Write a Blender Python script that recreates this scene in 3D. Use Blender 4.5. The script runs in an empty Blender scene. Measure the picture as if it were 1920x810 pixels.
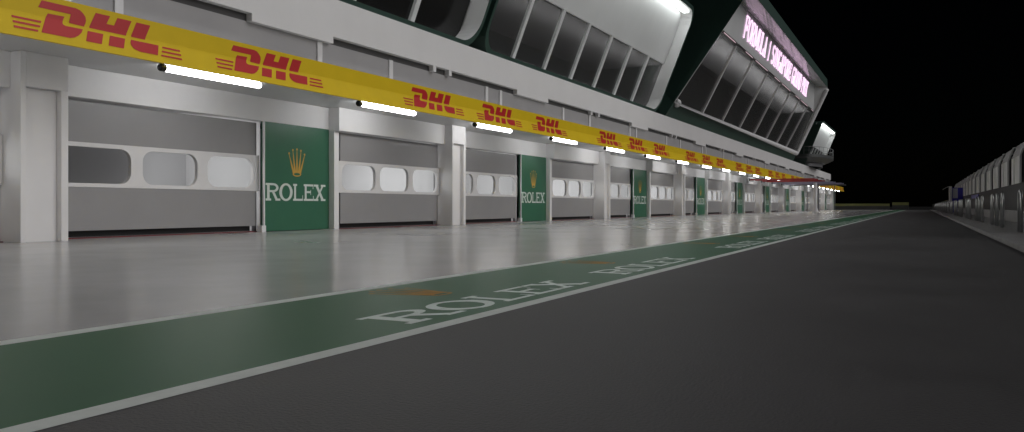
import bpy, bmesh, math, random
from mathutils import Vector
random.seed(7)
sc = bpy.context.scene
COL = sc.collection
PI = math.pi

# ------------------------------------------------------------------ camera, light, exposure
cd = bpy.data.cameras.new('camera'); cam = bpy.data.objects.new('camera', cd); COL.objects.link(cam)
cam.location = (0, 0, .8)
cam.rotation_euler = (PI/2, 0, math.atan(767/1493))
cd.sensor_width = 36; cd.lens = 28.0; cd.shift_y = -18.5/1920
cd.clip_start = .05; cd.clip_end = 3000
sc.camera = cam

SUN_EL, SUN_AZ = 29, 77            # the low floodlight bank across the track, as one soft sun
world = bpy.data.worlds.new('World'); sc.world = world; world.use_nodes = True
nt = world.node_tree; nt.nodes.clear()
sky = nt.nodes.new('ShaderNodeTexSky'); sky.sky_type = 'NISHITA'; sky.sun_disc = False
sky.sun_elevation = math.radians(SUN_EL); sky.sun_rotation = math.radians(SUN_AZ)
bgd = nt.nodes.new('ShaderNodeBackground'); bgd.inputs[1].default_value = .0001
wo = nt.nodes.new('ShaderNodeOutputWorld')
nt.links.new(sky.outputs[0], bgd.inputs[0]); nt.links.new(bgd.outputs[0], wo.inputs[0])
sl = bpy.data.lights.new('floodlight_sun', 'SUN'); so = bpy.data.objects.new('floodlight_sun', sl); COL.objects.link(so)
sl.energy = 1.2; sl.angle = math.radians(50); sl.color = (1, .985, .985)
# light comes from +X (the track side), slightly from the camera's end
d = Vector((math.cos(math.radians(SUN_EL))*math.sin(math.radians(SUN_AZ)), math.cos(math.radians(SUN_EL))*math.cos(math.radians(SUN_AZ)), math.sin(math.radians(SUN_EL))))
so.rotation_euler = d.to_track_quat('Z', 'Y').to_euler()
sc.view_settings.view_transform = 'Standard'; sc.view_settings.look = 'None'
sc.view_settings.exposure = 0; sc.view_settings.gamma = 1
sc.cycles.use_denoising = True
sc.cycles.max_bounces = 6; sc.cycles.diffuse_bounces = 4; sc.cycles.sample_clamp_indirect = 4

TUBE_EMIT = 13.5

# ------------------------------------------------------------------ materials
def mat(name, col, rough=.5, metal=0, spec=.5, noise=0, nscale=3, bump=0, bscale=20, emit=None, estr=0, rnoise=0, coat=0, stretch=(1, 1, 1)):
    m = bpy.data.materials.new(name); m.use_nodes = True
    n = m.node_tree; b = n.nodes['Principled BSDF']
    b.inputs['Base Color'].default_value = (*col, 1); b.inputs['Roughness'].default_value = rough
    b.inputs['Metallic'].default_value = metal; b.inputs['Specular IOR Level'].default_value = spec
    if coat: b.inputs['Coat Weight'].default_value = coat; b.inputs['Coat Roughness'].default_value = .1
    if emit: b.inputs['Emission Color'].default_value = (*emit, 1); b.inputs['Emission Strength'].default_value = estr
    if noise or bump or rnoise:
        tc = n.nodes.new('ShaderNodeTexCoord'); mp = n.nodes.new('ShaderNodeMapping'); mp.inputs['Scale'].default_value = stretch
        n.links.new(tc.outputs['Object'], mp.inputs[0])
        ns = n.nodes.new('ShaderNodeTexNoise'); ns.inputs['Scale'].default_value = nscale; ns.inputs['Detail'].default_value = 7; ns.inputs['Roughness'].default_value = .6
        n.links.new(mp.outputs[0], ns.inputs['Vector'])
        if noise:
            r = n.nodes.new('ShaderNodeMapRange'); r.inputs[1].default_value = .3; r.inputs[2].default_value = .7
            r.inputs[3].default_value = 1-noise; r.inputs[4].default_value = 1+noise
            n.links.new(ns.outputs[0], r.inputs[0])
            mx = n.nodes.new('ShaderNodeMix'); mx.data_type = 'RGBA'; mx.blend_type = 'MULTIPLY'; mx.inputs[0].default_value = 1
            mx.inputs[6].default_value = (*col, 1); n.links.new(r.outputs[0], mx.inputs[7]); n.links.new(mx.outputs[2], b.inputs['Base Color'])
        if rnoise:
            r2 = n.nodes.new('ShaderNodeMapRange'); r2.inputs[1].default_value = .3; r2.inputs[2].default_value = .7
            r2.inputs[3].default_value = rough-rnoise; r2.inputs[4].default_value = rough+rnoise
            n.links.new(ns.outputs[0], r2.inputs[0]); n.links.new(r2.outputs[0], b.inputs['Roughness'])
        if bump:
            nb = n.nodes.new('ShaderNodeTexNoise'); nb.inputs['Scale'].default_value = bscale; nb.inputs['Detail'].default_value = 4
            n.links.new(mp.outputs[0], nb.inputs['Vector'])
            bp = n.nodes.new('ShaderNodeBump'); bp.inputs['Strength'].default_value = bump; bp.inputs['Distance'].default_value = .02
            n.links.new(nb.outputs[0], bp.inputs['Height']); n.links.new(bp.outputs[0], b.inputs['Normal'])
    return m
M = dict(
    white=mat('white_wall_paint', (.78, .77, .775), .5, noise=.03, nscale=.8),
    parapet=mat('parapet_paint', (.70, .685, .69), .6, noise=.03, nscale=.5),
    door=mat('grey_shutter_paint', (.29, .285, .29), .38, noise=.03, nscale=1.2),
    band=mat('door_band_paint', (.72, .71, .715), .45, noise=.02),
    upper=mat('upper_shutter_grey', (.36, .35, .355), .6, noise=.04, nscale=.7),
    dark=mat('shadow_gap_black', (.03, .03, .03), .7),
    blackglass=mat('unlit_window_glass', (.012, .012, .012), .15, spec=.4),
    roomback=mat('room_back_wall', (.64, .63, .64), .7),
    slot=mat('slot_shade_grey', (.08, .078, .08), .7),
    tinted=mat('tinted_glass', (.085, .08, .08), .3, spec=.6, noise=.15, nscale=.5),
    soffit=mat('soffit_paint', (.6, .6, .6), .35, noise=.04, nscale=.7),
    yellow=mat('yellow_cladding', (.79, .55, .018), .42, spec=.2, noise=.03, nscale=1.5),
    red=mat('red_vinyl', (.55, .02, .022), .4),
    redpaint=mat('dark_red_steel', (.55, .05, .06), .4),
    threshold=mat('red_threshold', (.17, .022, .028), .5),
    green=mat('green_board', (.033, .135, .077), .4, noise=.05, nscale=1),
    lettering=mat('pale_lettering', (.62, .68, .64), .5),
    gold=mat('gold_vinyl', (.55, .33, .06), .45),
    teal=mat('dark_green_cladding', (.035, .075, .06), .45, noise=.05),
    glass=mat('dark_window_glass', (.05, .05, .05), .28, spec=.6, noise=.1, nscale=.6),
    black=mat('black_plastic', (.012, .012, .012), .4),
    tube=mat('lit_tube', (1, 1, 1), .5, emit=(1, 1, 1), estr=TUBE_EMIT),
    strip=mat('lit_strip', (1, 1, 1), .5, emit=(.95, 1, .98), estr=11),
    neon=mat('neon_letters', (.8, .7, .8), .5, emit=(1.0, .68, .93), estr=1.15),
    headdash=mat('window_head_pink', (1, 1, 1), .5, emit=(1, .62, .72), estr=.5),
    neonback=mat('letter_backing', (.35, .3, .36), .5),
    face=mat('pod_face_panel', (.70, .71, .71), .35, noise=.05, nscale=.25),
    hood=mat('glossy_hood', (.50, .52, .51), .08, spec=.04),
    steel=mat('brushed_steel', (.62, .62, .63), .3, metal=1, noise=.05),
    concrete=mat('wall_concrete', (.085, .083, .084), .8, noise=.12, nscale=1.5, bump=.3),
    kerb=mat('platform_concrete', (.30, .29, .29), .75, noise=.15, nscale=1.2, bump=.3),
    shelter=mat('shelter_sheet', (.78, .78, .76), .45, noise=.12, nscale=1.3, stretch=(1, 1, .5)),
    shelterroof=mat('shelter_roof_sheet', (.42, .42, .42), .5, noise=.12, nscale=1.3),
    shelterframe=mat('shelter_frame', (.6, .6, .6), .4),
    blue=mat('blue_panel', (.035, .03, .38), .45),
    lilac=mat('lilac_steel', (.45, .43, .6), .4),
    greysteel=mat('grey_steel', (.2, .2, .21), .45),
    deckdark=mat('dark_deck', (.07, .075, .075), .5),
    olive=mat('olive_rail', (.26, .26, .09), .6),
    terrain=mat('dark_ground', (.010, .010, .010), .95, spec=.1, noise=.2),
    asphalt=mat('asphalt', (.086, .083, .085), .60, spec=.35, noise=.15, nscale=.5, bump=.45, bscale=60, rnoise=.06),
    apron=mat('apron_concrete', (.40, .40, .404), .20, spec=.38, noise=.12, nscale=.3, bump=.012, bscale=2.5, rnoise=.02),
    strip_green=mat('green_lane_paint', (.022, .122, .056), .45, noise=.05, nscale=.6, spec=.15),
    line=mat('white_line_paint', (.74, .78, .75), .6, spec=.2, noise=.10, nscale=4, bump=.1),
    lane_text=mat('lane_lettering_paint', (.80, .88, .84), .6, spec=.2, noise=.08, nscale=4),
    lane_gold=mat('lane_gold_paint', (.50, .26, .06), .6, spec=.1, noise=.2, nscale=5),
)
def glass_pane():
    m = bpy.data.materials.new('clear_pane'); m.use_nodes = True; n = m.node_tree; n.nodes.clear()
    o = n.nodes.new('ShaderNodeOutputMaterial'); mx = n.nodes.new('ShaderNodeMixShader'); t = n.nodes.new('ShaderNodeBsdfTransparent'); g = n.nodes.new('ShaderNodeBsdfGlossy')
    t.inputs[0].default_value = (.93, .94, .94, 1); g.inputs[1].default_value = .15; mx.inputs[0].default_value = .05
    n.links.new(t.outputs[0], mx.inputs[1]); n.links.new(g.outputs[0], mx.inputs[2]); n.links.new(mx.outputs[0], o.inputs[0])
    return m
M['pane'] = glass_pane()
def smoked(name, thru, col):
    m = bpy.data.materials.new(name); m.use_nodes = True; n = m.node_tree; b = n.nodes['Principled BSDF']
    b.inputs['Base Color'].default_value = (*col, 1); b.inputs['Roughness'].default_value = .25; b.inputs['Specular IOR Level'].default_value = .6
    o = n.nodes['Material Output']; mx = n.nodes.new('ShaderNodeMixShader'); t = n.nodes.new('ShaderNodeBsdfTransparent'); mx.inputs[0].default_value = 1-thru
    n.links.new(t.outputs[0], mx.inputs[1]); n.links.new(b.outputs[0], mx.inputs[2]); n.links.new(mx.outputs[0], o.inputs[0]); return m
M['glass'] = smoked('smoked_window_glass', .30, (.045, .045, .045)); M['tinted'] = smoked('tinted_window_glass', .38, (.06, .058, .058))
def ceiling_lamp(parent, x, y, z, ly, lx, e):
    l = bpy.data.lights.new('room_lamp', 'AREA'); l.shape = 'RECTANGLE'; l.size = lx; l.size_y = ly; l.energy = e
    o = bpy.data.objects.new('room_lamp', l); COL.objects.link(o); o.parent = parent; w = parent_world(parent); o.location = Vector((x, y, z))-w; o.rotation_euler = (PI, 0, 0)

# ------------------------------------------------------------------ helpers
class MB:
    def __init__(s): s.v = []; s.f = []
    def face(s, pts):
        i = len(s.v); s.v += [tuple(p) for p in pts]; s.f.append(tuple(range(i, i+len(pts))))
    def box(s, x0, x1, y0, y1, z0, z1):
        i = len(s.v)
        s.v += [(x0,y0,z0),(x1,y0,z0),(x1,y1,z0),(x0,y1,z0),(x0,y0,z1),(x1,y0,z1),(x1,y1,z1),(x0,y1,z1)]
        for q in ((3,2,1,0),(4,5,6,7),(0,1,5,4),(1,2,6,5),(2,3,7,6),(3,0,4,7)): s.f.append(tuple(i+k for k in q))
    def prism(s, prof, y0, y1, ends=True):
        """profile of (x, z) points, counter-clockwise, extruded along Y"""
        i = len(s.v); n = len(prof)
        s.v += [(x, y0, z) for x, z in prof] + [(x, y1, z) for x, z in prof]
        for k in range(n): s.f.append((i+k, i+(k+1) % n, i+n+(k+1) % n, i+n+k))
        if ends: s.f.append(tuple(i+k for k in range(n-1, -1, -1))); s.f.append(tuple(i+n+k for k in range(n)))
    def hexa(s, a, b):
        """two quads (matching order) joined into a closed solid"""
        i = len(s.v); n = len(a); s.v += [tuple(p) for p in a] + [tuple(p) for p in b]
        s.f.append(tuple(i+k for k in range(n-1, -1, -1))); s.f.append(tuple(i+n+k for k in range(n)))
        for k in range(n): s.f.append((i+k, i+(k+1) % n, i+n+(k+1) % n, i+n+k))
    def tube(s, path, r, n=8, caps=True):
        pts = [Vector(p) for p in path]; base = len(s.v)
        for k, p in enumerate(pts):
            if k == 0: t = pts[1]-p
            elif k == len(pts)-1: t = p-pts[k-1]
            else: t = (pts[k+1]-p).normalized()+(p-pts[k-1]).normalized()
            t.normalize(); up = Vector((0, 0, 1)) if abs(t.z) < .9 else Vector((0, 1, 0)) if abs(t.y) < .9 else Vector((1, 0, 0))
            if k == 0: side = t.cross(up).normalized()
            else: side = (side - t*side.dot(t)).normalized()
            u2 = side.cross(t)
            rr = r[k] if isinstance(r, (list, tuple)) else r
            for j in range(n):
                a = 2*PI*j/n; s.v.append(tuple(p + side*math.cos(a)*rr + u2*math.sin(a)*rr))
        for k in range(len(pts)-1):
            for j in range(n):
                a = base+k*n+j; b = base+k*n+(j+1) % n; s.f.append((a, b, b+n, a+n))
        if caps:
            s.f.append(tuple(base+j for j in range(n-1, -1, -1))); s.f.append(tuple(base+(len(pts)-1)*n+j for j in range(n)))
    def loft(s, A, B):
        i = len(s.v); n = len(A); s.v += [tuple(p) for p in A] + [tuple(p) for p in B]
        for k in range(n): s.f.append((i+k, i+(k+1) % n, i+n+(k+1) % n, i+n+k))
    def build(s, name, m, parent=None, bevel=0, smooth=False, origin=None):
        me = bpy.data.meshes.new(name)
        off = Vector(parent_world(parent)) if parent else Vector(origin or (0, 0, 0))
        me.from_pydata([tuple(Vector(p)-off) for p in s.v], [], s.f); me.materials.append(M[m] if isinstance(m, str) else m)
        me.update()
        o = bpy.data.objects.new(name, me); COL.objects.link(o)
        if parent: o.parent = parent
        else: o.location = off
        if smooth:
            for p in me.polygons: p.use_smooth = True
        if bevel:
            b = o.modifiers.new('bevel', 'BEVEL'); b.width = bevel; b.segments = 2; b.limit_method = 'ANGLE'; b.angle_limit = math.radians(50)
        return o
def parent_world(o):
    v = Vector((0, 0, 0))
    while o: v = v + o.location; o = o.parent
    return v
def thing(name, loc, label, cat, group=None):
    o = bpy.data.objects.new(name, None); COL.objects.link(o); o.location = loc; o.empty_display_size = .3
    tag(o, label, cat, group); return o
def tag(o, label=None, cat=None, group=None, kind=None):
    if label: o['label'] = label
    if cat: o['category'] = cat
    if group: o['group'] = group
    if kind: o['kind'] = kind
    return o
def copy_tree(o, parent, delta=(0, 0, 0), kids=None):
    c = o.copy(); COL.objects.link(c); c.parent = parent; c.location = o.location + Vector(delta)
    for ch in (list(o.children)): copy_tree(ch, c)
    return c
def structure(o): o['kind'] = 'structure'; return o

# ------------------------------------------------------------------ slab serif letters, as flat polygons in a box (w x 1)
def arc(cx, cy, rx, ry, a0, a1, n=10): return [(cx+rx*math.cos(math.radians(a0+(a1-a0)*k/n)), cy+ry*math.sin(math.radians(a0+(a1-a0)*k/n))) for k in range(n+1)]
def band(outer, inner):
    return [[outer[k], outer[k+1], inner[k+1], inner[k]] for k in range(len(outer)-1)]
def rect(x0, y0, x1, y1): return [(x0, y0), (x1, y0), (x1, y1), (x0, y1)]
def diag(x0, y0, x1, y1, t): return [(x0-t/2, y0), (x0+t/2, y0), (x1+t/2, y1), (x1-t/2, y1)]
def glyph(ch, w=.8, T=.17, t=.09):
    """polygons; T = stem width, t = thin stroke"""
    S = T*.55; P = []
    def stem(x, y0=0, y1=1, top=True, bot=True):
        P.append(rect(x-T/2, y0, x+T/2, y1))
        if top: P.append(rect(x-T/2-S, y1-t, x+T/2+S, y1))
        if bot: P.append(rect(x-T/2-S, y0, x+T/2+S, y0+t))
    L = S+T/2; R = w-S-T/2
    if ch == 'I' or ch == '1':
        stem(w/2, top=(ch == 'I'))
        if ch == '1': P.append([(w/2-T/2, 1), (w/2-T/2-S*1.3, .8), (w/2-T/2-S*1.3, .72), (w/2-T/2, .86)])
    elif ch == 'L':
        stem(L); P.append(rect(L, 0, w, t)); P.append([(w-.07, t), (w, t), (w, .33), (w-.05, .33)])
    elif ch in 'EF':
        stem(L, bot=True); P.append(rect(L, 1-t, w*.97, 1)); P.append([(w*.97-.06, 1-t), (w*.97-.06, .72), (w*.97, .72), (w*.97, 1-t)])
        P.append(rect(L, .47, w*.72, .47+t)); P.append(rect(w*.72-.05, .36, w*.72, .66))
        if ch == 'E': P.append(rect(L, 0, w, t)); P.append(rect(w-.06, t, w, .3))
    elif ch == 'O':
        P += band(arc(w/2, .5, w/2, .52, 0, 360, 32), arc(w/2, .5, w/2-T, .52-t*1.1, 0, 360, 32))
    elif ch == 'G':
        P += band(arc(w/2, .5, w/2, .52, 40, 350, 24), arc(w/2, .5, w/2-T, .52-t, 40, 350, 24)); P.append(rect(w-T, .05, w, .45)); P.append(rect(w*.55, .42, w, .42+t))
    elif ch in 'RPD':
        stem(L)
        if ch == 'D':
            P += band(arc(w*.45, .5, w*.55, .5, -90, 90, 14), arc(w*.45, .5, w*.55-T, .5-t, -90, 90, 14)); P.append(rect(L, 0, w*.45, t)); P.append(rect(L, 1-t, w*.45, 1))
        else:
            P += band(arc(w*.5, .74, w*.38, .26, -90, 90, 12), arc(w*.5, .74, w*.38-T*.95, .26-t, -90, 90, 12)); P.append(rect(L, .48, w*.5, .48+t)); P.append(rect(L, 1-t, w*.5, 1))
            if ch == 'R': P.append(diag(w-.13-T/2, .0, w*.5, .52, T)); P.append(rect(w*.66, 0, w, t))
    elif ch == 'X':
        P.append(diag(w*.79, 0, w*.2, 1, T*1.15)); P.append(diag(w*.18, 0, w*.8, 1, t*1.2))
        for a, b in ((0, .38), (.6, 1)):
            P.append(rect(w*a, 0, w*b, t)); P.append(rect(w*a, 1-t, w*b, 1))
    elif ch == 'A':
        P.append(diag(w*.8, 0, w*.5, 1, T)); P.append(diag(w*.17, 0, w*.47, 1, t)); P.append(rect(w*.27, .3, w*.72, .3+t)); P.append(rect(0, 0, w*.36, t)); P.append(rect(w*.62, 0, w, t))
    elif ch == 'U':
        stem(L, .25, 1, bot=False); P.append(rect(R-t/2, .25, R+t/2, 1)); P.append(rect(R-.14, 1-t, R+.14, 1))
        P += band(arc(w/2, .3, w/2-S, .3, 180, 360, 12), arc(w/2, .3, w/2-S-T, .3-t, 180, 360, 12))
    elif ch in 'MN':
        P.append(rect(L-t/2, 0, L+t/2, 1)); P.append(rect(0, 0, L+.12, t)); P.append(rect(0, 1-t, L+.05, 1))
        if ch == 'N': P.append(rect(R-t/2, 0, R+t/2, 1)); P.append(diag(R, 0, L, 1, T)); P.append(rect(R-.14, 1-t, w, 1))
        else: stem(R); P.append(diag(w*.47, .1, L, 1, T)); P.append(diag(w*.5, .1, R, 1, t))
    elif ch == 'S':
        P += band(arc(w/2, .74, w*.42, .26, 20, 250, 14), arc(w/2, .74, w*.42-T*.8, .26-t, 20, 250, 14))
        P += band(arc(w/2, .27, w*.44, .27, 90, -160, 14), arc(w/2, .27, w*.44-T*.8, .27-t, 90, -160, 14))
    return P
def crown_polys(f=0):
    """coronet in a box: x -.5..5, y 0..1"""
    P = []
    tips = [(-.45, .80), (-.235, .925), (0, .96), (.235, .925), (.45, .80)]
    bases = [(-.235, .24), (-.12, .21), (0, .2), (.12, .21), (.235, .24)]
    for (tx, ty), (bx, by) in zip(tips, bases):
        P.append([(bx-.055, by), (bx+.055, by), (tx+.013+f*.02, ty-.03), (tx-.013-f*.02, ty-.03)])
        P.append([(tx+(.048+f*.02)*math.cos(a*PI/5), ty+.04*math.sin(a*PI/5)) for a in range(10)])
    P.append([(-.285, .27), (-.245, .12), (-.1, .15), (.1, .15), (.245, .12), (.285, .27), (.1, .21), (-.1, .21)])
    P += band(arc(0, .09, .25, .085, 0, 360, 20), arc(0, .09, .185, .045, 0, 360, 20))
    return P
ROLEX = (('R', 0, .228, .175), ('O', .212, .428, .20), ('L', .436, .60, .19), ('E', .615, .787, .19), ('X', .79, 1.0, .19))
def rolex_polys(length, height):
    """wordmark; returns polygons in metres, x 0..length, y 0..height"""
    out = []
    for ch, a, b, T in ROLEX:
        w = 1.0
        for poly in glyph(ch, w, T if ch != 'O' else .2, .12 if ch != 'O' else .11):
            out.append([((a+(b-a)*x)*length, y*height) for x, y in poly])
    return out
def flat(polys, fn, mb, eps=.0004):
    """lay polygons through fn(x, y, lift); each gets its own tiny lift so none share a plane"""
    for k, p in enumerate(polys): mb.face([fn(x, y, eps*(k % 7)) for x, y in p])

# ------------------------------------------------------------------ ground
Y_END = 191.5
g = MB(); g.face([(-1500, -1500, -.02), (1500, -1500, -.02), (1500, 1500, -.02), (-1500, 1500, -.02)])
structure(g.build('terrain', 'terrain'))
a = MB(); a.face([(-24, -30, 0), (3.7, -30, 0), (3.7, Y_END, 0), (-24, Y_END, 0)]); structure(a.build('pit_road', 'asphalt'))
a = MB(); a.face([(-24, -30, .002), (-4.845, -30, .002), (-4.845, Y_END, .002), (-24, Y_END, .002)]); structure(a.build('garage_apron', 'apron'))
strip = MB(); strip.face([(-4.689, -30, .002), (-2.932, -30, .002), (-2.932, Y_END, .002), (-4.689, Y_END, .002)]); strip = structure(strip.build('painted_strip', 'strip_green'))
a = MB(); a.face([(-4.844, -30, .0022), (-4.69, -30, .0022), (-4.69, Y_END, .0022), (-4.844, Y_END, .0022)]); a.build('inner_line', 'line', strip)
a = MB(); a.face([(-2.931, -30, .0022), (-2.795, -30, .0022), (-2.795, Y_END, .0022), (-2.931, Y_END, .0022)]); a.build('outer_line', 'line', strip)
tm = MB(); flat(rolex_polys(3.29, .475), lambda x, y, e: (-3.07-y, x, .0035+e*.5), tm); word = tm.build('lettering', 'lane_text', strip)
cm = MB(); flat(crown_polys(0), lambda x, y, e: (-3.80-y*.80, 1.655+x*.62, .0035+e*.5), cm); crown = cm.build('crown_emblem', 'lane_gold', strip)
starts = sorted([4.48+10.93*k for k in range(-1, 17)] + [8.87+10.93*k for k in range(-2, 16)])
starts = [s for s in starts if -9 < s < 187]
for i, y in enumerate(starts):
    if i == 0: word.location.y = y; crown.location.y = y; continue
    for o in (word, crown):
        c = o.copy(); COL.objects.link(c); c.parent = strip; c.location.y = y

# ------------------------------------------------------------------ pit building: repeated garage unit, 17.87 m
P = 17.87; Y0 = 10.48; XA = -17.35
bld = thing('pit_building', (XA, 0, 0), 'long white pit garage block with grey roller doors under a yellow canopy', 'building')
UN = range(-2, 10)                       # units -2..9
ZT, ZL = 3.42, 4.18                      # door head, soffit
def unit(o, kids=UN, last=None):
    """repeat a part of unit 0 along the building"""
    for k in kids:
        if k == 0: continue
        copy_tree(o, bld, (0, P*k, 0))
m = MB()     # wide pier with a shallow niche
y0, y1 = Y0, 11.57
m.box(-18.6, XA, y0, y0+.12, 0, ZL); m.box(-18.6, XA, 11.40, y1, 0, ZT); m.box(-18.6, XA, y0+.12, y1, ZT, ZL); m.box(-18.6, XA-.16, y0+.12, 11.40, 0, ZT)
o = m.build('pier', 'white', bld, bevel=.012); unit(o, list(UN)+[10])
m = MB(); m.box(-18.6, -18.16, 11.57, 21.54, ZT+.02, ZL); o = m.build('lintel', 'white', bld, bevel=.01); unit(o)
m = MB(); m.box(-18.6, -17.71, 21.54, 28.35, ZT-.03, ZL); o = m.build('lintel', 'white', bld, bevel=.01); unit(o)
m = MB(); m.box(-18.75, -17.93, 21.54, 21.79, 0, ZT-.03); o = m.build('door_post', 'white', bld, bevel=.008); unit(o)
m = MB(); m.box(-18.20, -18.14, 18.46, 18.515, .0, ZT+.02); m.box(-18.30, -18.10, 18.34, 18.517, 0, .2); o = m.build('door_jamb', 'white', bld, bevel=.005); unit(o)

def roundrect(y0, y1, z0, z1, r, n=6):
    pts = []
    for cy, cz, a in ((y1-r, z1-r, 0), (y0+r, z1-r, 90), (y0+r, z0+r, 180), (y1-r, z0+r, 270)):
        pts += [(cy+r*math.cos(math.radians(a+90*k/n)), cz+r*math.sin(math.radians(a+90*k/n))) for k in range(n+1)]
    return pts
def plate_holes(outer, holes, x0, x1, name, m, parent):
    """plate in the YZ plane with holes, from x0 (back) to x1 (front)"""
    bm = bmesh.new(); edges = []
    for loop in [outer]+holes:
        vs = [bm.verts.new((x1, y, z)) for y, z in loop]
        edges += [bm.edges.new((vs[k], vs[(k+1) % len(vs)])) for k in range(len(vs))]
    bmesh.ops.triangle_fill(bm, edges=edges, use_beauty=True)
    ex = bmesh.ops.extrude_face_region(bm, geom=list(bm.faces))
    for v in [e for e in ex['geom'] if isinstance(e, bmesh.types.BMVert)]: v.co.x = x0
    bmesh.ops.recalc_face_normals(bm, faces=bm.faces)
    off = parent_world(parent)
    for v in bm.verts: v.co -= off
    me = bpy.data.meshes.new(name); bm.to_mesh(me); bm.free(); me.materials.append(M[m])
    o = bpy.data.objects.new(name, me); COL.objects.link(o); o.parent = parent; return o
def garage(yl, yr, x, g0, g1, wins, slab0, slab1, zh, deep):
    """one roller door; the slab is x .. x-.05, the white window band runs across"""
    m = MB(); m.box(x-.06, x, slab0, slab1, .19, 1.27); m.box(x-.06, x, slab0, slab1, 2.38, zh-.03)
    dr = m.build('garage_door', 'door', bld, bevel=.006)
    outer = [(g0, 1.272), (g1, 1.272), (g1, 2.378), (g0, 2.378)]
    plate_holes(outer, [roundrect(a, b, 1.37, 2.27, .30) for a, b in wins], x-.10, x+.012, 'window_band', 'band', dr)
    for a, b in wins:
        m = MB(); m.box(x-.102, x-.095, a-.03, b+.03, 1.34, 2.30); m.build('window_pane', 'pane', dr)
    for a, b in ((yl+.02, slab0), (slab1, yr-.02)):      # guide rails at both ends
        if b-a > .01:
            m = MB(); m.box(x-.2, x-.11, a+.03, b+.1, .02, zh-.02); m.build('guide_rail', 'greysteel', dr)
    m = MB(); m.box(x-.14, x+.03, yl, yr, .004, .022); m.build('threshold', 'threshold', dr)
    m = MB(); m.box(x-.34, x-.30, yl+.01, yr-.01, .006, .32); m.build('gap_shade_strip', 'dark', dr)  # dark strip added behind the bottom gap, standing in for its shade
    unit(dr)
    # the room behind: white partition at its far end, back wall, floor, ceiling
    m = MB(); xb = x-deep
    m.face([(xb, yr+.25, 0), (x-.12, yr+.25, 0), (x-.12, yr+.25, 3.6), (xb, yr+.25, 3.6)])
    m.face([(xb, yl-.2, 0), (xb, yl-.2, 3.6), (x-.12, yl-.2, 3.6), (x-.12, yl-.2, 0)])
    m.face([(xb, yl-.2, 3.6), (xb, yr+.25, 3.6), (x-.12, yr+.25, 3.6), (x-.12, yl-.2, 3.6)])
    m.face([(xb, yl-.2, .03), (x-.12, yl-.2, .03), (x-.12, yr+.25, .03), (xb, yr+.25, .03)])
    rm = m.build('garage_room', 'white', bld)
    m = MB(); m.face([(xb, yl-.2, 0), (xb, yr+.25, 0), (xb, yr+.25, 3.6), (xb, yl-.2, 3.6)]); m.build('back_wall', 'roomback', rm); unit(rm)
    return dr
garage(11.57, 18.42, -18.38, 11.57, 18.515-.02, [(11.9, 13.97), (14.32, 16.12), (16.48, 18.25)], 11.57, 18.36, ZT, 3.45)
garage(21.79, 28.35, -18.00, 21.86, 28.34, [(22.02, 23.95), (24.22, 26.08), (26.38, 28.18)], 21.95, 28.19, ZT-.03, 5.7)
for k in UN:      # one lamp in each room, near its partition
    for yy, xx in ((18.67-1.0, -18.38-1.6), (28.60-1.0, -18.0-1.75)):
        l = bpy.data.lights.new('room_lamp', 'AREA'); l.shape = 'RECTANGLE'; l.size = 2.4 if xx < -19.8 else 4.8; l.size_y = 2.2; l.energy = 29 if xx < -19.8 else 52
        lo = bpy.data.objects.new('room_lamp', l); COL.objects.link(lo); lo.location = (xx, yy+P*k, 3.5); lo.parent = bld; lo.location = (xx-XA-(0 if xx < -19.8 else 1.0), yy+P*k-1.0, 1.9); lo.rotation_euler = (math.radians(90), 0, 0)

# canopy, fascia, upper floor (its own 17.87 m rhythm)
YS, YE = -36.0, 192.3
m = MB(); m.box(-18.6, -15.86, YS, YE, ZL, 4.95); m.build('canopy', 'soffit', bld)
m = MB(); m.prism([(-15.50, 4.99), (-15.855, 4.99), (-15.855, 4.17), (-15.40, 4.052), (-15.32, 4.052), (-15.50, 4.57)], YS, YE+.05); fas = m.build('canopy_fascia', 'yellow', bld)
# DHL marks: polygons in (along, z) measured off the fascia, split at its fold
D1 = [(.59,.70),(.52,.56),(1.17,.56),(1.13,.39),(1.44,.38),(1.475,.44),(1.49,.50),(1.48,.57),(1.43,.63),(1.36,.68),(1.27,.70)]
D2 = [(.71,.48),(1.04,.49),(.985,.36),(1.0,.335),(1.05,.325),(1.40,.33),(1.35,.26),(1.27,.20),(1.18,.155),(1.08,.13),(.51,.13)]
H1 = [(1.70,.70),(2.02,.70),(1.94,.53),(2.11,.53),(2.19,.70),(2.52,.70),(2.38,.38),(1.55,.38)]
H2 = [(1.50,.32),(1.84,.32),(1.75,.13),(1.41,.13)]; H3 = [(1.99,.32),(2.34,.32),(2.25,.13),(1.90,.13)]
L1 = [(2.64,.70),(2.98,.70),(2.84,.38),(2.50,.38)]
L2 = [(2.48,.325),(3.16,.325),(3.08,.13),(2.66,.13),(2.56,.145),(2.49,.175),(2.45,.22),(2.45,.27)]
SL = [[(0,.32),(.56,.32),(.54,.285),(0,.285)],[(0,.24),(.52,.24),(.50,.205),(0,.205)],[(0,.16),(.46,.16),(.44,.125),(0,.125)]]
SR = [[(3.26,.32),(3.72,.32),(3.72,.285),(3.24,.285)],[(3.22,.24),(3.72,.24),(3.72,.205),(3.20,.205)],[(3.18,.16),(3.72,.16),(3.72,.125),(3.16,.125)]]
FOLD = .5116                     # t of the fold on the 0.86 m high face (t .0 at the bottom, .86 at the top)
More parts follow.
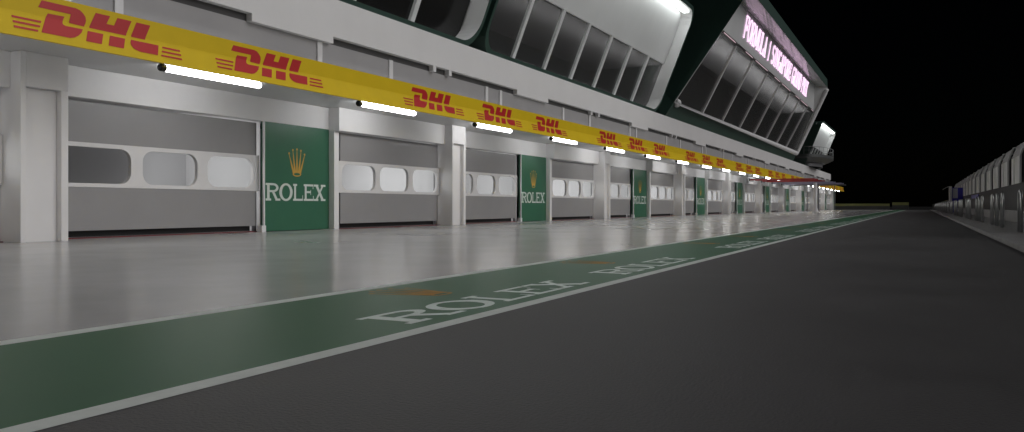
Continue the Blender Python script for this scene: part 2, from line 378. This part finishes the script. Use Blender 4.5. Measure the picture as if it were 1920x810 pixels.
def dhl_mesh():
    bm = bmesh.new()
    for poly in [D1, D2, H1, H2, H3, L1, L2]+SL+SR:
        vs = [bm.verts.new((x*1.0, y*1.07, 0)) for x, y in poly]; es = [bm.edges.new((vs[k], vs[(k+1) % len(vs)])) for k in range(len(vs))]
        bmesh.ops.triangle_fill(bm, edges=es, use_beauty=True)
    bmesh.ops.bisect_plane(bm, geom=list(bm.verts)+list(bm.edges)+list(bm.faces), plane_co=(0, .44, 0), plane_no=(0, 1, 0))
    for v in bm.verts:
        y, z = v.co.x, 4.13+v.co.y
        x = -15.50 if z >= 4.57 else -15.32-.18*(z-4.13)/.44
        if z < 4.57: z = 4.052+(z-4.13)*.518/.44
        v.co = (x+.006, y, z)
    for f in bm.faces:
        f.normal_update()
        if f.normal.x < 0: f.normal_flip()
    me = bpy.data.meshes.new('lettering'); 
    off = parent_world(fas)
    for v in bm.verts: v.co -= off
    bm.to_mesh(me); bm.free(); me.materials.append(M['red']); return me
dme = dhl_mesh()
for gidx in range(-1, 11):
    for j in range(3):
        y = (4.22+P*gidx+4.94*j)
        if y+3.8 > YE or y < YS: continue
        o = bpy.data.objects.new('lettering', dme); COL.objects.link(o); o.parent = fas; o.location = (0, y, 0); o.scale = (1, 1.045, 1)
XU = -18.30
m = MB(); m.box(-24.0, XU-.04, YS, YE, 4.95, 6.67); m.build('upper_wall', 'slot', bld)  # dark colour puts the shade of the parapet notches into this wall
m = MB(); m.box(-24.0, -18.10, YS, YE, 6.67, 7.99); m.build('parapet', 'parapet', bld)
# lower lip of the parapet between the notches, and the little ticks inside them
m = MB(); m.box(XU-.03, -18.10, 35.8-P, 21.7, 6.43, 6.672); o = m.build('parapet_lip', 'parapet', bld)
UK = range(-3, 10)
for k in UK:
    if k: copy_tree(o, bld, (0, P*k, 0))
m = MB(); m.box(XU-.03, -18.10, 28.06, 28.27, 6.43, 6.672); o1 = m.build('parapet_tick', 'parapet', bld)
copy_tree(o1, bld, (0, 1.24, 0))
for k in UK:
    if k: copy_tree(o1, bld, (0, P*k, 0)); copy_tree(o1, bld, (0, P*k+1.24, 0))
posts = sorted([b+20.8*k for k in range(-2, 9) for b in (12.0, 13.41, 21.06, 25.16)])
posts = [p for p in posts if YS < p < YE-1]
pm = MB(); pm.box(XU-.03, XU+.06, 0, .24, 4.96, 6.45); first = None
for p in posts:
    if first is None: first = pm.build('upper_post', 'parapet', bld); first.location.y = p
    else: c = first.copy(); COL.objects.link(c); c.parent = bld; c.location.y = p
# grey shutters between the posts
ed = [YS]+posts+[YE]
for a, b in zip(ed[:-1], ed[1:]):
    a2 = a+.24 if a != YS else a
    if b-a2 < .3: continue
    m = MB(); m.box(XU-.038, XU, a2, b, 4.96, 6.44); m.build('upper_shutter', 'upper', bld)
# end of the block
m = MB(); m.box(-24.0, -18.62, YS, YE, ZL, 4.95); m.build('roof_slab', 'parapet', bld)
m = MB(); m.box(-24.0, -17.45, 190.35, 192.75, 0, ZL); m.build('end_wall', 'green', bld)
m = MB(); m.box(-24.4, -24.02, YS, YE, 0, 7.9); m.build('rear_wall', 'concrete', bld)

# ------------------------------------------------------------------ green boards with crown and wordmark
def board(k, label, grp):
    b = thing('advertising_board', (-18.16, 18.515+P*k, 0), label, 'advertising board', grp)
    return b
ORD = ['first', 'second', 'third', 'fourth', 'fifth', 'sixth', 'seventh', 'eighth', 'ninth', 'tenth', 'eleventh', 'twelfth', 'thirteenth', 'fourteenth', 'fifteenth', 'sixteenth', 'seventeenth', 'eighteenth', 'nineteenth', 'twentieth', 'twenty-first', 'twenty-second', 'twenty-third', 'twenty-fourth', 'twenty-fifth', 'twenty-sixth']
proto = None
for k in range(0, 10):
    if k == 0: lab = 'green board with gold crown and whole white wordmark beside the nearest roller door'
    elif k == 1: lab = 'green crown board between the third and fourth roller doors, its first letter partly hidden'
    else: lab = f'green crown board by the garage doors, {ORD[k]} board counted from the near end'
    b = board(k, lab, 'green boards between the garage doors')
    if proto is None:
        m = MB(); m.box(-18.30, -18.16, 18.52, 21.535, .02, ZT+.015); p1 = m.build('panel', 'green', b)
        m = MB(); flat(rolex_polys(2.80, .55), lambda x, y, e: (-18.154+e, 18.55+x, .975+y), m); p2 = m.build('lettering', 'lettering', b)
        m = MB(); flat(crown_polys(), lambda x, y, e: (-18.154+e, 19.95+x*.80, 1.76+y*.93), m); p3 = m.build('crown_emblem', 'gold', b)
        proto = (p1, p2, p3)
    else:
        for p in proto: c = p.copy(); COL.objects.link(c); c.parent = b

# ------------------------------------------------------------------ tube lights under the canopy
XT, ZTU, TR = -16.0, 4.085, .092
tube_parts = None
for k in range(-3, 24):
    y = 12.95+7.44*k
    i = k
    if k < 0: lab = 'lit tube light under the near canopy end, ' + ORD[-k-1] + ' before the nearest door'
    elif k == 0: lab = 'longest-looking lit tube light, with black end cap, above the nearest roller door'
    elif k == 1: lab = 'lit tube light above the second roller door, right of the crown board'
    else: lab = f'white tube light below the yellow canopy, {ORD[k]} of the row from the near end'
    t = thing('tube_light', (XT, y, ZTU), lab, 'tube light', 'tube lights under the canopy')
    if tube_parts is None:
        m = MB(); m.tube([(XT, y+.10, ZTU), (XT, y+3.12, ZTU), (XT, y+3.18, ZTU), (XT, y+3.21, ZTU)], [TR*.93, TR*.93, TR*.8, TR*.4], 16); q1 = m.build('glowing_tube', 'tube', t, smooth=True)
        m = MB(); m.tube([(XT, y-.02, ZTU), (XT, y+.0, ZTU), (XT, y+.12, ZTU)], [TR*.9, TR, TR], 16); q2 = m.build('end_cap', 'black', t)
        m = MB(); m.box(XT-.03, XT+.03, y+.5, y+.56, ZTU+.07, ZL-.0); m.box(XT-.03, XT+.03, y+2.6, y+2.66, ZTU+.07, ZL); q3 = m.build('bracket', 'black', t)
        tube_parts = (q1, q2, q3)
    else:
        for p in tube_parts: c = p.copy(); COL.objects.link(c); c.parent = t

# ------------------------------------------------------------------ leaning glazed pods on the roof
def PX(z, back=0): return -(18.15-.402*(z-8.31))-back
def pod(yA, yB, label, n=7, lamp=0, pane='glass'):
    t = thing('hospitality_pod', (-18.15, yA, 7.99), label, 'glazed pod', 'leaning glazed pods on the pit building roof')
    out = roundrect(yA, yB, 7.9, 15.75, 1.3, 8); inn = roundrect(yA+.18, yB-.18, 8.22, 15.50, 1.1, 8)
    L = lambda loop, back: [(PX(z, back), y, z) for y, z in loop]
    m = MB(); m.loft(L(out, 0), L(inn, 0)); m.loft(L(out, 7.0), L(out, 0)); m.face(L(out, 7.0)); m.build('shell', 'teal', t)
    m = MB(); m.loft(L(inn, .01), L(inn, 1.3)); m.build('reveal', 'white', t)
    yl, yr, zt, zb = yA+.9, yB-.28, 11.76, 8.0
    # white face above the glass and round it
    m = MB(); bk = .9
    def slab(y0, y1, z0, z1, b0, b1):
        m.hexa([(PX(z0, b0), y0, z0), (PX(z0, b0), y1, z0), (PX(z1, b0), y1, z1), (PX(z1, b0), y0, z1)], [(PX(z0, b1), y0, z0), (PX(z0, b1), y1, z0), (PX(z1, b1), y1, z1), (PX(z1, b1), y0, z1)])
    slab(yA+.2, yB-.2, zt, 15.45, bk, bk+.15); m.build('face_panel', 'face', t)
    st = (yr-yl)/n
    for k in range(n):
        m = MB(); slab(yl+st*k-.02, yl+st*(k+1)+.02, 8.05, zt+.05, bk+.10, bk+.14); m.build('window_pane', pane, t)
    for k in range(1, n):
        m = MB(); slab(yl+st*k-.14, yl+st*k+.14, 8.05, zt, bk-.06, bk+.12); m.build('mullion', 'face', t)
    m = MB(); m.prism([(PX(15.40, .28), 15.40), (PX(15.47, .28), 15.47), (PX(15.47, .66), 15.47), (PX(15.40, .66), 15.40)], yA+1.1, yB-.75); m.build('light_strip', 'strip', t)
    m = MB(); m.box(-25.0, PX(zt, bk+.2), yl, yr, zt-.02, zt+.1); m.build('room_ceiling', 'white', t)
    if lamp: ceiling_lamp(t, PX(zt, bk)-1.2, (yl+yr)/2, zt-1.3, yr-yl, .5, lamp)
    return t
pod(3.6, 31.85, 'glazed rooftop pod with black windows, nearest the camera above the first crown board', pane='blackglass')
pod(32.25, 60.3, 'glazed rooftop pod with a white lit face, between the black-windowed pod and the lettered pod', 7, 260)
pod(148.2, 172.9, 'small far rooftop pod with lit white face behind the railed balcony', 6)

# lettered control pod
t3 = thing('control_pod', (-18.0, 63, 7.99), 'large leaning rooftop pod with glowing pink race lettering above tall windows', 'control tower pod')
def lerp(a, b, u): return a+(b-a)*u
S_L = [(-18.3, 62.2, 7.9), (-17.72, 62.9, 9.10), (-12.39, 66.6, 18.46), (-12.39, 67.0, 19.6)]
S_R = [(-18.3, 134.0, 7.9), (-17.72, 133.5, 9.10), (-12.39, 127.0, 18.46), (-12.39, 126.4, 19.6)]
BX = -27.0
m = MB()
m.face([S_L[0], S_R[0], S_R[1], S_L[1]])                       # dark base band
m.face([S_L[2], S_R[2], S_R[3], S_L[3]])                       # hood lip
for S in (S_L, S_R):                                            # end walls
    pts = [S[0], S[1], S[2], S[3]]+[(BX, S[3][1], S[3][2]), (BX, S[0][1], S[0][2])]
    m.face(pts if S is S_R else pts[::-1])
m.face([S_L[3], S_R[3], (BX, S_R[3][1], 19.6), (BX, S_L[3][1], 19.6)])
m.face([(BX, S_L[0][1], 7.9), (BX, S_L[3][1], 19.6), (BX, S_R[3][1], 19.6), (BX, S_R[0][1], 7.9)])
m.build('shell', 'teal', t3)
# face with the letters and the hood underside
FB, FT = (-14.44, 15.25), (-13.86, 18.46)
m = MB(); m.hexa([(FB[0], 65.8, FB[1]), (FB[0], 128.4, FB[1]), (FT[0], 123.4, FT[1]), (FT[0], 67.4, FT[1])], [(FB[0]-.2, 65.8, FB[1]), (FB[0]-.2, 128.4, FB[1]), (FT[0]-.2, 123.4, FT[1]), (FT[0]-.2, 67.4, FT[1])]); m.build('sign_face', 'face', t3)
m = MB(); m.face([(-12.41, 66.65, 18.455), (-12.41, 126.95, 18.455), (-14.2, 126.95, 18.455), (-14.2, 66.65, 18.455)]); m.build('hood_soffit', 'hood', t3)
m = MB()
m.face([(-17.72, 133.3, 9.12), (-12.40, 126.9, 18.45), (-13.9, 123.3, 18.45), (-14.44, 128.3, 15.25), (-17.78, 132.8, 9.15)]); m.build('reveal', 'face', t3)
m = MB()
m.face([(-17.72, 63.0, 9.12), (-12.40, 66.65, 18.45), (-13.9, 67.4, 18.45), (-14.44, 65.8, 15.25), (-17.78, 63.4, 9.15)]); m.build('reveal', 'face', t3)
WB, WT = (-17.74, 9.15), (-14.60, 15.25)                        # window plane
mull = [63.4, 71.9, 79.9, 88.2, 96.6, 104.8, 113.1, 121.5, 132.9]; mtop = [65.8, 71.9, 79.9, 88.2, 96.6, 104.8, 113.1, 121.5, 128.2]
for k in range(8):
    m = MB(); a = [(WB[0], mull[k]+.12*(k > 0), WB[1]), (WB[0], mull[k+1]-.0, WB[1]), (WT[0], mtop[k+1], WT[1]-.0), (WT[0], mtop[k]+.12*(k > 0), WT[1])]
    m.hexa(a, [(x-.05, y, z) for x, y, z in a]); m.build('window_pane', 'tinted', t3)
for k in range(1, 8):
    m = MB(); y = mull[k]; a = [(WB[0]-.03, y-.13, WB[1]), (WB[0]-.03, y+.13, WB[1]), (WT[0]-.03, y+.13, WT[1]), (WT[0]-.03, y-.13, WT[1])]
    m.hexa(a, [(x+.22, y2, z) for x, y2, z in a]); m.build('mullion', 'white', t3)
m = MB(); m.box(-14.95, -14.46, 65.9, 128.2, 15.0, 15.247); m.build('window_head', 'black', t3)
for k in range(8):
    ya, yb = max(mtop[k], mull[k])+.6, min(mtop[k+1], mull[k+1])-.9
    m = MB(); m.box(-14.455, -14.44, ya+3*(k % 2), yb, 15.08, 15.14); m.build('head_dash', 'headdash', t3)  # dim pink emissive dashes along the window head
m = MB(); m.tube([(-17.62, 63.6, 9.15), (-17.60, 63.4, 9.17), (-17.60, 132.6, 9.17), (-17.5, 133.0, 9.45), (-12.55, 126.9, 18.2)], .36, 10); m.build('sill_pipe', 'white', t3, smooth=True)
m = MB(); m.box(-19.6, -14.96, 65.9, 128.2, 15.05, 15.2); m.build('room_ceiling', 'white', t3)
ceiling_lamp(t3, -16.2, 97, 13.6, 60, .6, 900)
# letters
def sign_text(s, ya, yb):
    ws = {'I': .5, '1': .55, 'M': 1.15, ' ': .5, 'N': .95, 'O': .9, 'G': .95}
    adv = [ws.get(c, .82)+.20 for c in s]; tot = sum(adv)-.20; sx = (yb-ya)/tot; x = 0
    res = []
    for c, ad in zip(s, adv):
        if c != ' ':
            res.append((c, [[(ya+(x+px)*sx, py) for px, py in p] for p in glyph(c, ad-.20, .075, .045)]))
        x += ad
    return res
def FP(v, lift): # point up the face: v 0..1 over the letter height
    z = lerp(16.02, 17.97, v); u = (z-FB[1])/(FT[1]-FB[1]); return lerp(FB[0], FT[0], u)+lift, z
for c, polys in sign_text('FORMULA 1 SINGAPORE GRAND PRIX', 73.4, 117.3):
    m = MB()
    for k, p in enumerate(polys):
        front = [(FP(v, .10+.001*k)[0], y, FP(v, 0)[1]) for y, v in p]; back = [(FP(v, .03)[0], y, FP(v, 0)[1]) for y, v in p]
        m.hexa(back, front)
    m.build('sign_letter', 'neon', t3)

# ------------------------------------------------------------------ roof balcony near the far pod
bt = thing('roof_balcony', (-17, 160, 8), 'dark roof balcony with thin railing and flared underside, by the far small pod', 'balcony')
def ring(sx, sy, cx, cy, z, n=28): return [(cx+sx*math.cos(-PI/2+PI*k/n), cy+sy*math.sin(-PI/2+PI*k/n), z) for k in range(n+1)]
Lp = [(-20.6, 147.0, 0)]+[p for p in ring(3.6, 11.5, -18.2, 158.6, 0)]+[(-20.6, 170.3, 0)]
def lift(loop, z, s=1, cx=-19.5, cy=158.6): return [(cx+(x-cx)*s, cy+(y-cy)*s, z) for x, y, _ in loop]
m = MB(); m.loft(lift(Lp, 9.45), lift(Lp, 9.95)); m.face(lift(Lp, 9.95)); m.loft(lift(Lp, 8.75, .72), lift(Lp, 9.45)); m.build('deck', 'deckdark', bt)
m = MB(); m.loft(lift(Lp, 8.0, .62), lift(Lp, 8.75, .62)); m.face(lift(Lp, 8.75, .71)); m.build('drum', 'greysteel', bt)
m = MB(); m.tube([(x, y, 11.25) for x, y, _ in Lp[1:-1]], .04, 6); m.tube([(x, y, 10.6) for x, y, _ in Lp[1:-1]], .02, 6); m.build('handrail', 'greysteel', bt)
for k in range(1, len(Lp)-1, 2):
    m = MB(); x, y, _ = Lp[k]; m.tube([(x-.03, y, 9.95), (x-.03, y, 11.25)], .03, 6); m.build('baluster', 'greysteel', bt)
m = MB(); m.tube([(-18.6, 149.8, 9.9), (-18.6, 149.8, 10.0), (-18.6, 149.8, 11.2)], [.55, .5, .12], 12)
tag(m.build('cone_marker', 'parapet', None, origin=(-18.6, 149.8, 9.9)), 'small white cone standing on the dark roof balcony', 'cone')

# ------------------------------------------------------------------ overhead booms in front of the far garages
def boom(y, x1, z, mt, label, two=True, grp=None):
    t = thing('overhead_boom', (XA, y, z), label, 'overhead boom', grp)
    m = MB(); m.box(-17.34, x1, y-.05, y+.05, z-.07, z+.07); m.build('rail', mt, t)
    m = MB(); m.box(-17.0, x1+.15, y+1.75, y+1.85, z-.07, z+.07); m.build('rail', mt, t)
    m = MB()
    for q in range(5):
        x = lerp(-16.6, x1-.2, q/4); m.box(x-.04, x+.04, y+.06, y+1.74, z-.03, z+.03)
    m.build('cross_bar', mt, t)
    m = MB(); m.box(-17.35+.003, -17.2, y-.2, y+2.0, z-.16, z+.16); m.build('wall_bracket', 'greysteel', t)
    return t
def leg(t, x, y, z, mt, r=.06, base=.45):
    m = MB(); m.tube([(x, y, .03), (x, y, z)], r, 8); m.build('leg', mt, t)
    m = MB(); m.box(x-base, x+base, y-.25, y+.25, .006, .04); m.build('base_plate', mt, t)
G = 'overhead booms in front of the far garages'
boom(92.6, -10.35, 3.79, 'redpaint', 'dark red overhead boom nearest the camera, jutting from the far garages', grp=G)
boom(100.2, -10.40, 3.82, 'redpaint', 'dark red overhead boom, the second one and just behind the nearest', grp=G)
b = boom(107.9, -9.9, 3.85, 'lilac', 'pale lilac overhead boom carried by a white flared post', grp=G)
m = MB(); m.tube([(-12.0, 107.9, .01), (-12.0, 107.9, .12), (-12.0, 107.9, .9), (-12.0, 107.9, 3.8)], [.55, .4, .16, .22], 12); m.build('post', 'white', b, smooth=True)
b = boom(115.9, -9.57, 3.88, 'lilac', 'pale lilac overhead boom on two thin dark legs', grp=G); leg(b, -12.5, 115.9, 3.85, 'greysteel', .12); leg(b, -10.4, 115.9, 3.85, 'greysteel', .05)
b = boom(124.0, -9.9, 3.90, 'greysteel', 'grey overhead boom, the farthest one of the group', grp=G); leg(b, -14.9, 124.0, 3.85, 'greysteel', .06)

# ------------------------------------------------------------------ far boundary barriers
def barrier(x0, x1, z, label):
    t = thing('boundary_barrier', ((x0+x1)/2, 192, 0), label, 'barrier', 'low barriers at the end of the pit lane')
    m = MB(); m.box(x0, x1, 192.0, 192.5, 0, z*.62); m.build('base_wall', 'concrete', t)
    m = MB(); m.box(x0+.02, x1-.02, 192.03, 192.45, z*.62, z); m.build('top_rail', 'olive', t)
barrier(-17.4, -6.1, 1.34, 'long low barrier with an olive top, right of the building end')
barrier(-5.63, -2.35, 1.62, 'short taller barrier with an olive top, where the lane ends')

# ------------------------------------------------------------------ pit wall side
m = MB(); m.box(1.55, 3.72, -30, 182, 0, .11); pl = m.build('kerb_platform', 'kerb', bevel=.015); structure(pl)
t = thing('pit_wall', (3.9, 60, 0), 'long dark concrete pit wall behind the steel hoops', 'wall')
m = MB(); m.box(3.62, 3.86, -30, 130, .11, .60); m.build('lower_ledge', 'kerb', t, bevel=.02)
m = MB(); m.box(3.90, 4.15, -30, 130, 0, 1.83); m.build('upper_wall', 'concrete', t)
t = thing('end_wall', (2.4, 150, 0), 'low dark concrete wall at the far end of the kerb, beyond the booth', 'wall')
m = MB(); m.hexa([(3.85, 130.2, .11), (4.1, 130.2, .11), (2.25, 182, .11), (2.0, 182, .11)], [(3.85, 130.2, 1.83), (4.1, 130.2, 1.83), (2.25, 182, 1.15), (2.0, 182, 1.15)]); m.build('slab', 'concrete', t)

# shelters on top of the wall
near = [24.8+5.55*k for k in range(18)]
proto = None
for i, y in enumerate(near):
    if i < 2: lab = f'grey shelter bay at the near end of the pit wall, {ORD[i]} of its row'
    elif i == 2: lab = 'largest-looking grey shelter bay on the pit wall, third from its near end'
    else: lab = f'grey bent-topped shelter bay on the pit wall, {ORD[i]} from its near end'
    t = thing('wall_shelter', (3.9, y, 1.83), lab, 'shelter', 'shelter bays along the pit wall')
    if proto is None:
        y1 = y+4.05; parts = []
        m = MB(); m.hexa([(3.90, y+.08, 1.83), (3.90, y1, 1.83), (3.90, y1, 3.07), (3.90, y+.08, 3.07)], [(3.94, y+.08, 1.83), (3.94, y1, 1.83), (3.94, y1, 3.07), (3.94, y+.08, 3.07)]); parts.append(m.build('front_sheet', 'shelter', t))
        prof = [(3.90, 3.072), (4.13, 3.70), (4.6, 3.76)]
        m = MB()
        for (xa, za), (xb, zb) in zip(prof[:-1], prof[1:]): m.hexa([(xa, y+.08, za), (xa, y1, za), (xb, y1, zb), (xb, y+.08, zb)], [(xa+.03, y+.08, za-.02), (xa+.03, y1, za-.02), (xb+.03, y1, zb-.03), (xb+.03, y+.08, zb-.03)])
        parts.append(m.build('roof_sheet', 'shelterroof', t))
        m = MB(); m.tube([(3.89, y+.04, 1.83)]+[(x-.01, y+.04, z) for x, z in prof], .045, 6); parts.append(m.build('edge_frame', 'shelterframe', t))
        m = MB(); m.tube([(3.885, y+2.6, 1.85), (3.885, y+2.6, 3.06)], .03, 6); parts.append(m.build('middle_rib', 'shelter', t))
        m = MB(); m.box(4.6, 4.7, y+.05, y1, 1.83, 3.6); parts.append(m.build('rear_sheet', 'concrete', t))
        proto = parts
    else:
        for p in proto: c = p.copy(); COL.objects.link(c); c.parent = t

# steel hoops
hy = [y+9.5*g for g in range(-2, 17) for y in (20.9, 23.0, 25.1)]
hy = [y for y in hy if y < 178]
XH = 2.35; hm = None
for i, y in enumerate(sorted(hy)):
    gi = i//3; pos = ['nearest', 'middle', 'farthest'][i % 3]
    lab = f'steel hoop on the kerb, {pos} of three in the {ORD[gi]} cluster from the camera'
    if hm is None:
        m = MB(); r = .30; pts = [(XH, y-r, .11), (XH, y-r, .95)]+[(XH, y-r*math.cos(PI*k/8), .95+.27*math.sin(PI*k/8)) for k in range(1, 8)]+[(XH, y+r, .95), (XH, y+r, .11)]
        m.tube(pts, .037, 10); o = m.build('steel_hoop', 'steel', None, smooth=True, origin=(XH, y, .11)); hm = o
    else: o = hm.copy(); COL.objects.link(o); o.location.y = y
    tag(o, lab, 'hoop', 'steel hoops along the kerb')

# timing stand
t = thing('timing_stand', (2.9, 95, .11), 'small blue and white timing stand with a drooping awning on the kerb', 'timing stand')
m = MB(); m.box(2.62, 2.86, 95.0, 96.6, 1.15, 2.82); m.box(2.70, 2.80, 95.1, 95.3, .11, 1.15); m.build('side_panel', 'white', t, bevel=.01)
m = MB(); m.box(2.87, 3.85, 95.05, 96.6, 1.30, 1.62); m.box(3.40, 3.85, 95.05, 96.6, 1.62, 2.72); m.box(2.87, 2.93, 95.05, 96.6, 1.62, 2.72); m.box(2.93, 3.40, 95.3, 96.6, 2.66, 2.72); m.build('cabinet', 'blue', t, bevel=.01)
m = MB(); m.box(2.935, 3.395, 95.25, 95.3, 1.63, 2.655); m.build('window_pane', 'face', t)
m = MB(); pr = [(2.86, 2.84), (2.6, 2.83), (2.35, 2.74), (2.05, 2.52)]
m.prism(pr+[(x, z+.05) for x, z in pr[::-1]], 95.0, 96.6); m.build('awning', 'shelterframe', t)
for x in (2.95, 3.28, 3.7):
    m = MB(); m.box(x, x+.08, 95.2, 95.3, .11, 1.30); m.build('leg', 'blue', t)
m = MB(); m.box(3.84, 3.895, 70.0, 79.0, 1.42, 1.72)
tag(m.build('blue_banner', 'blue', None, bevel=.01, origin=(3.87, 74.5, 1.42)), 'narrow dark blue banner fixed along the dark pit wall beside the timing stand', 'banner')
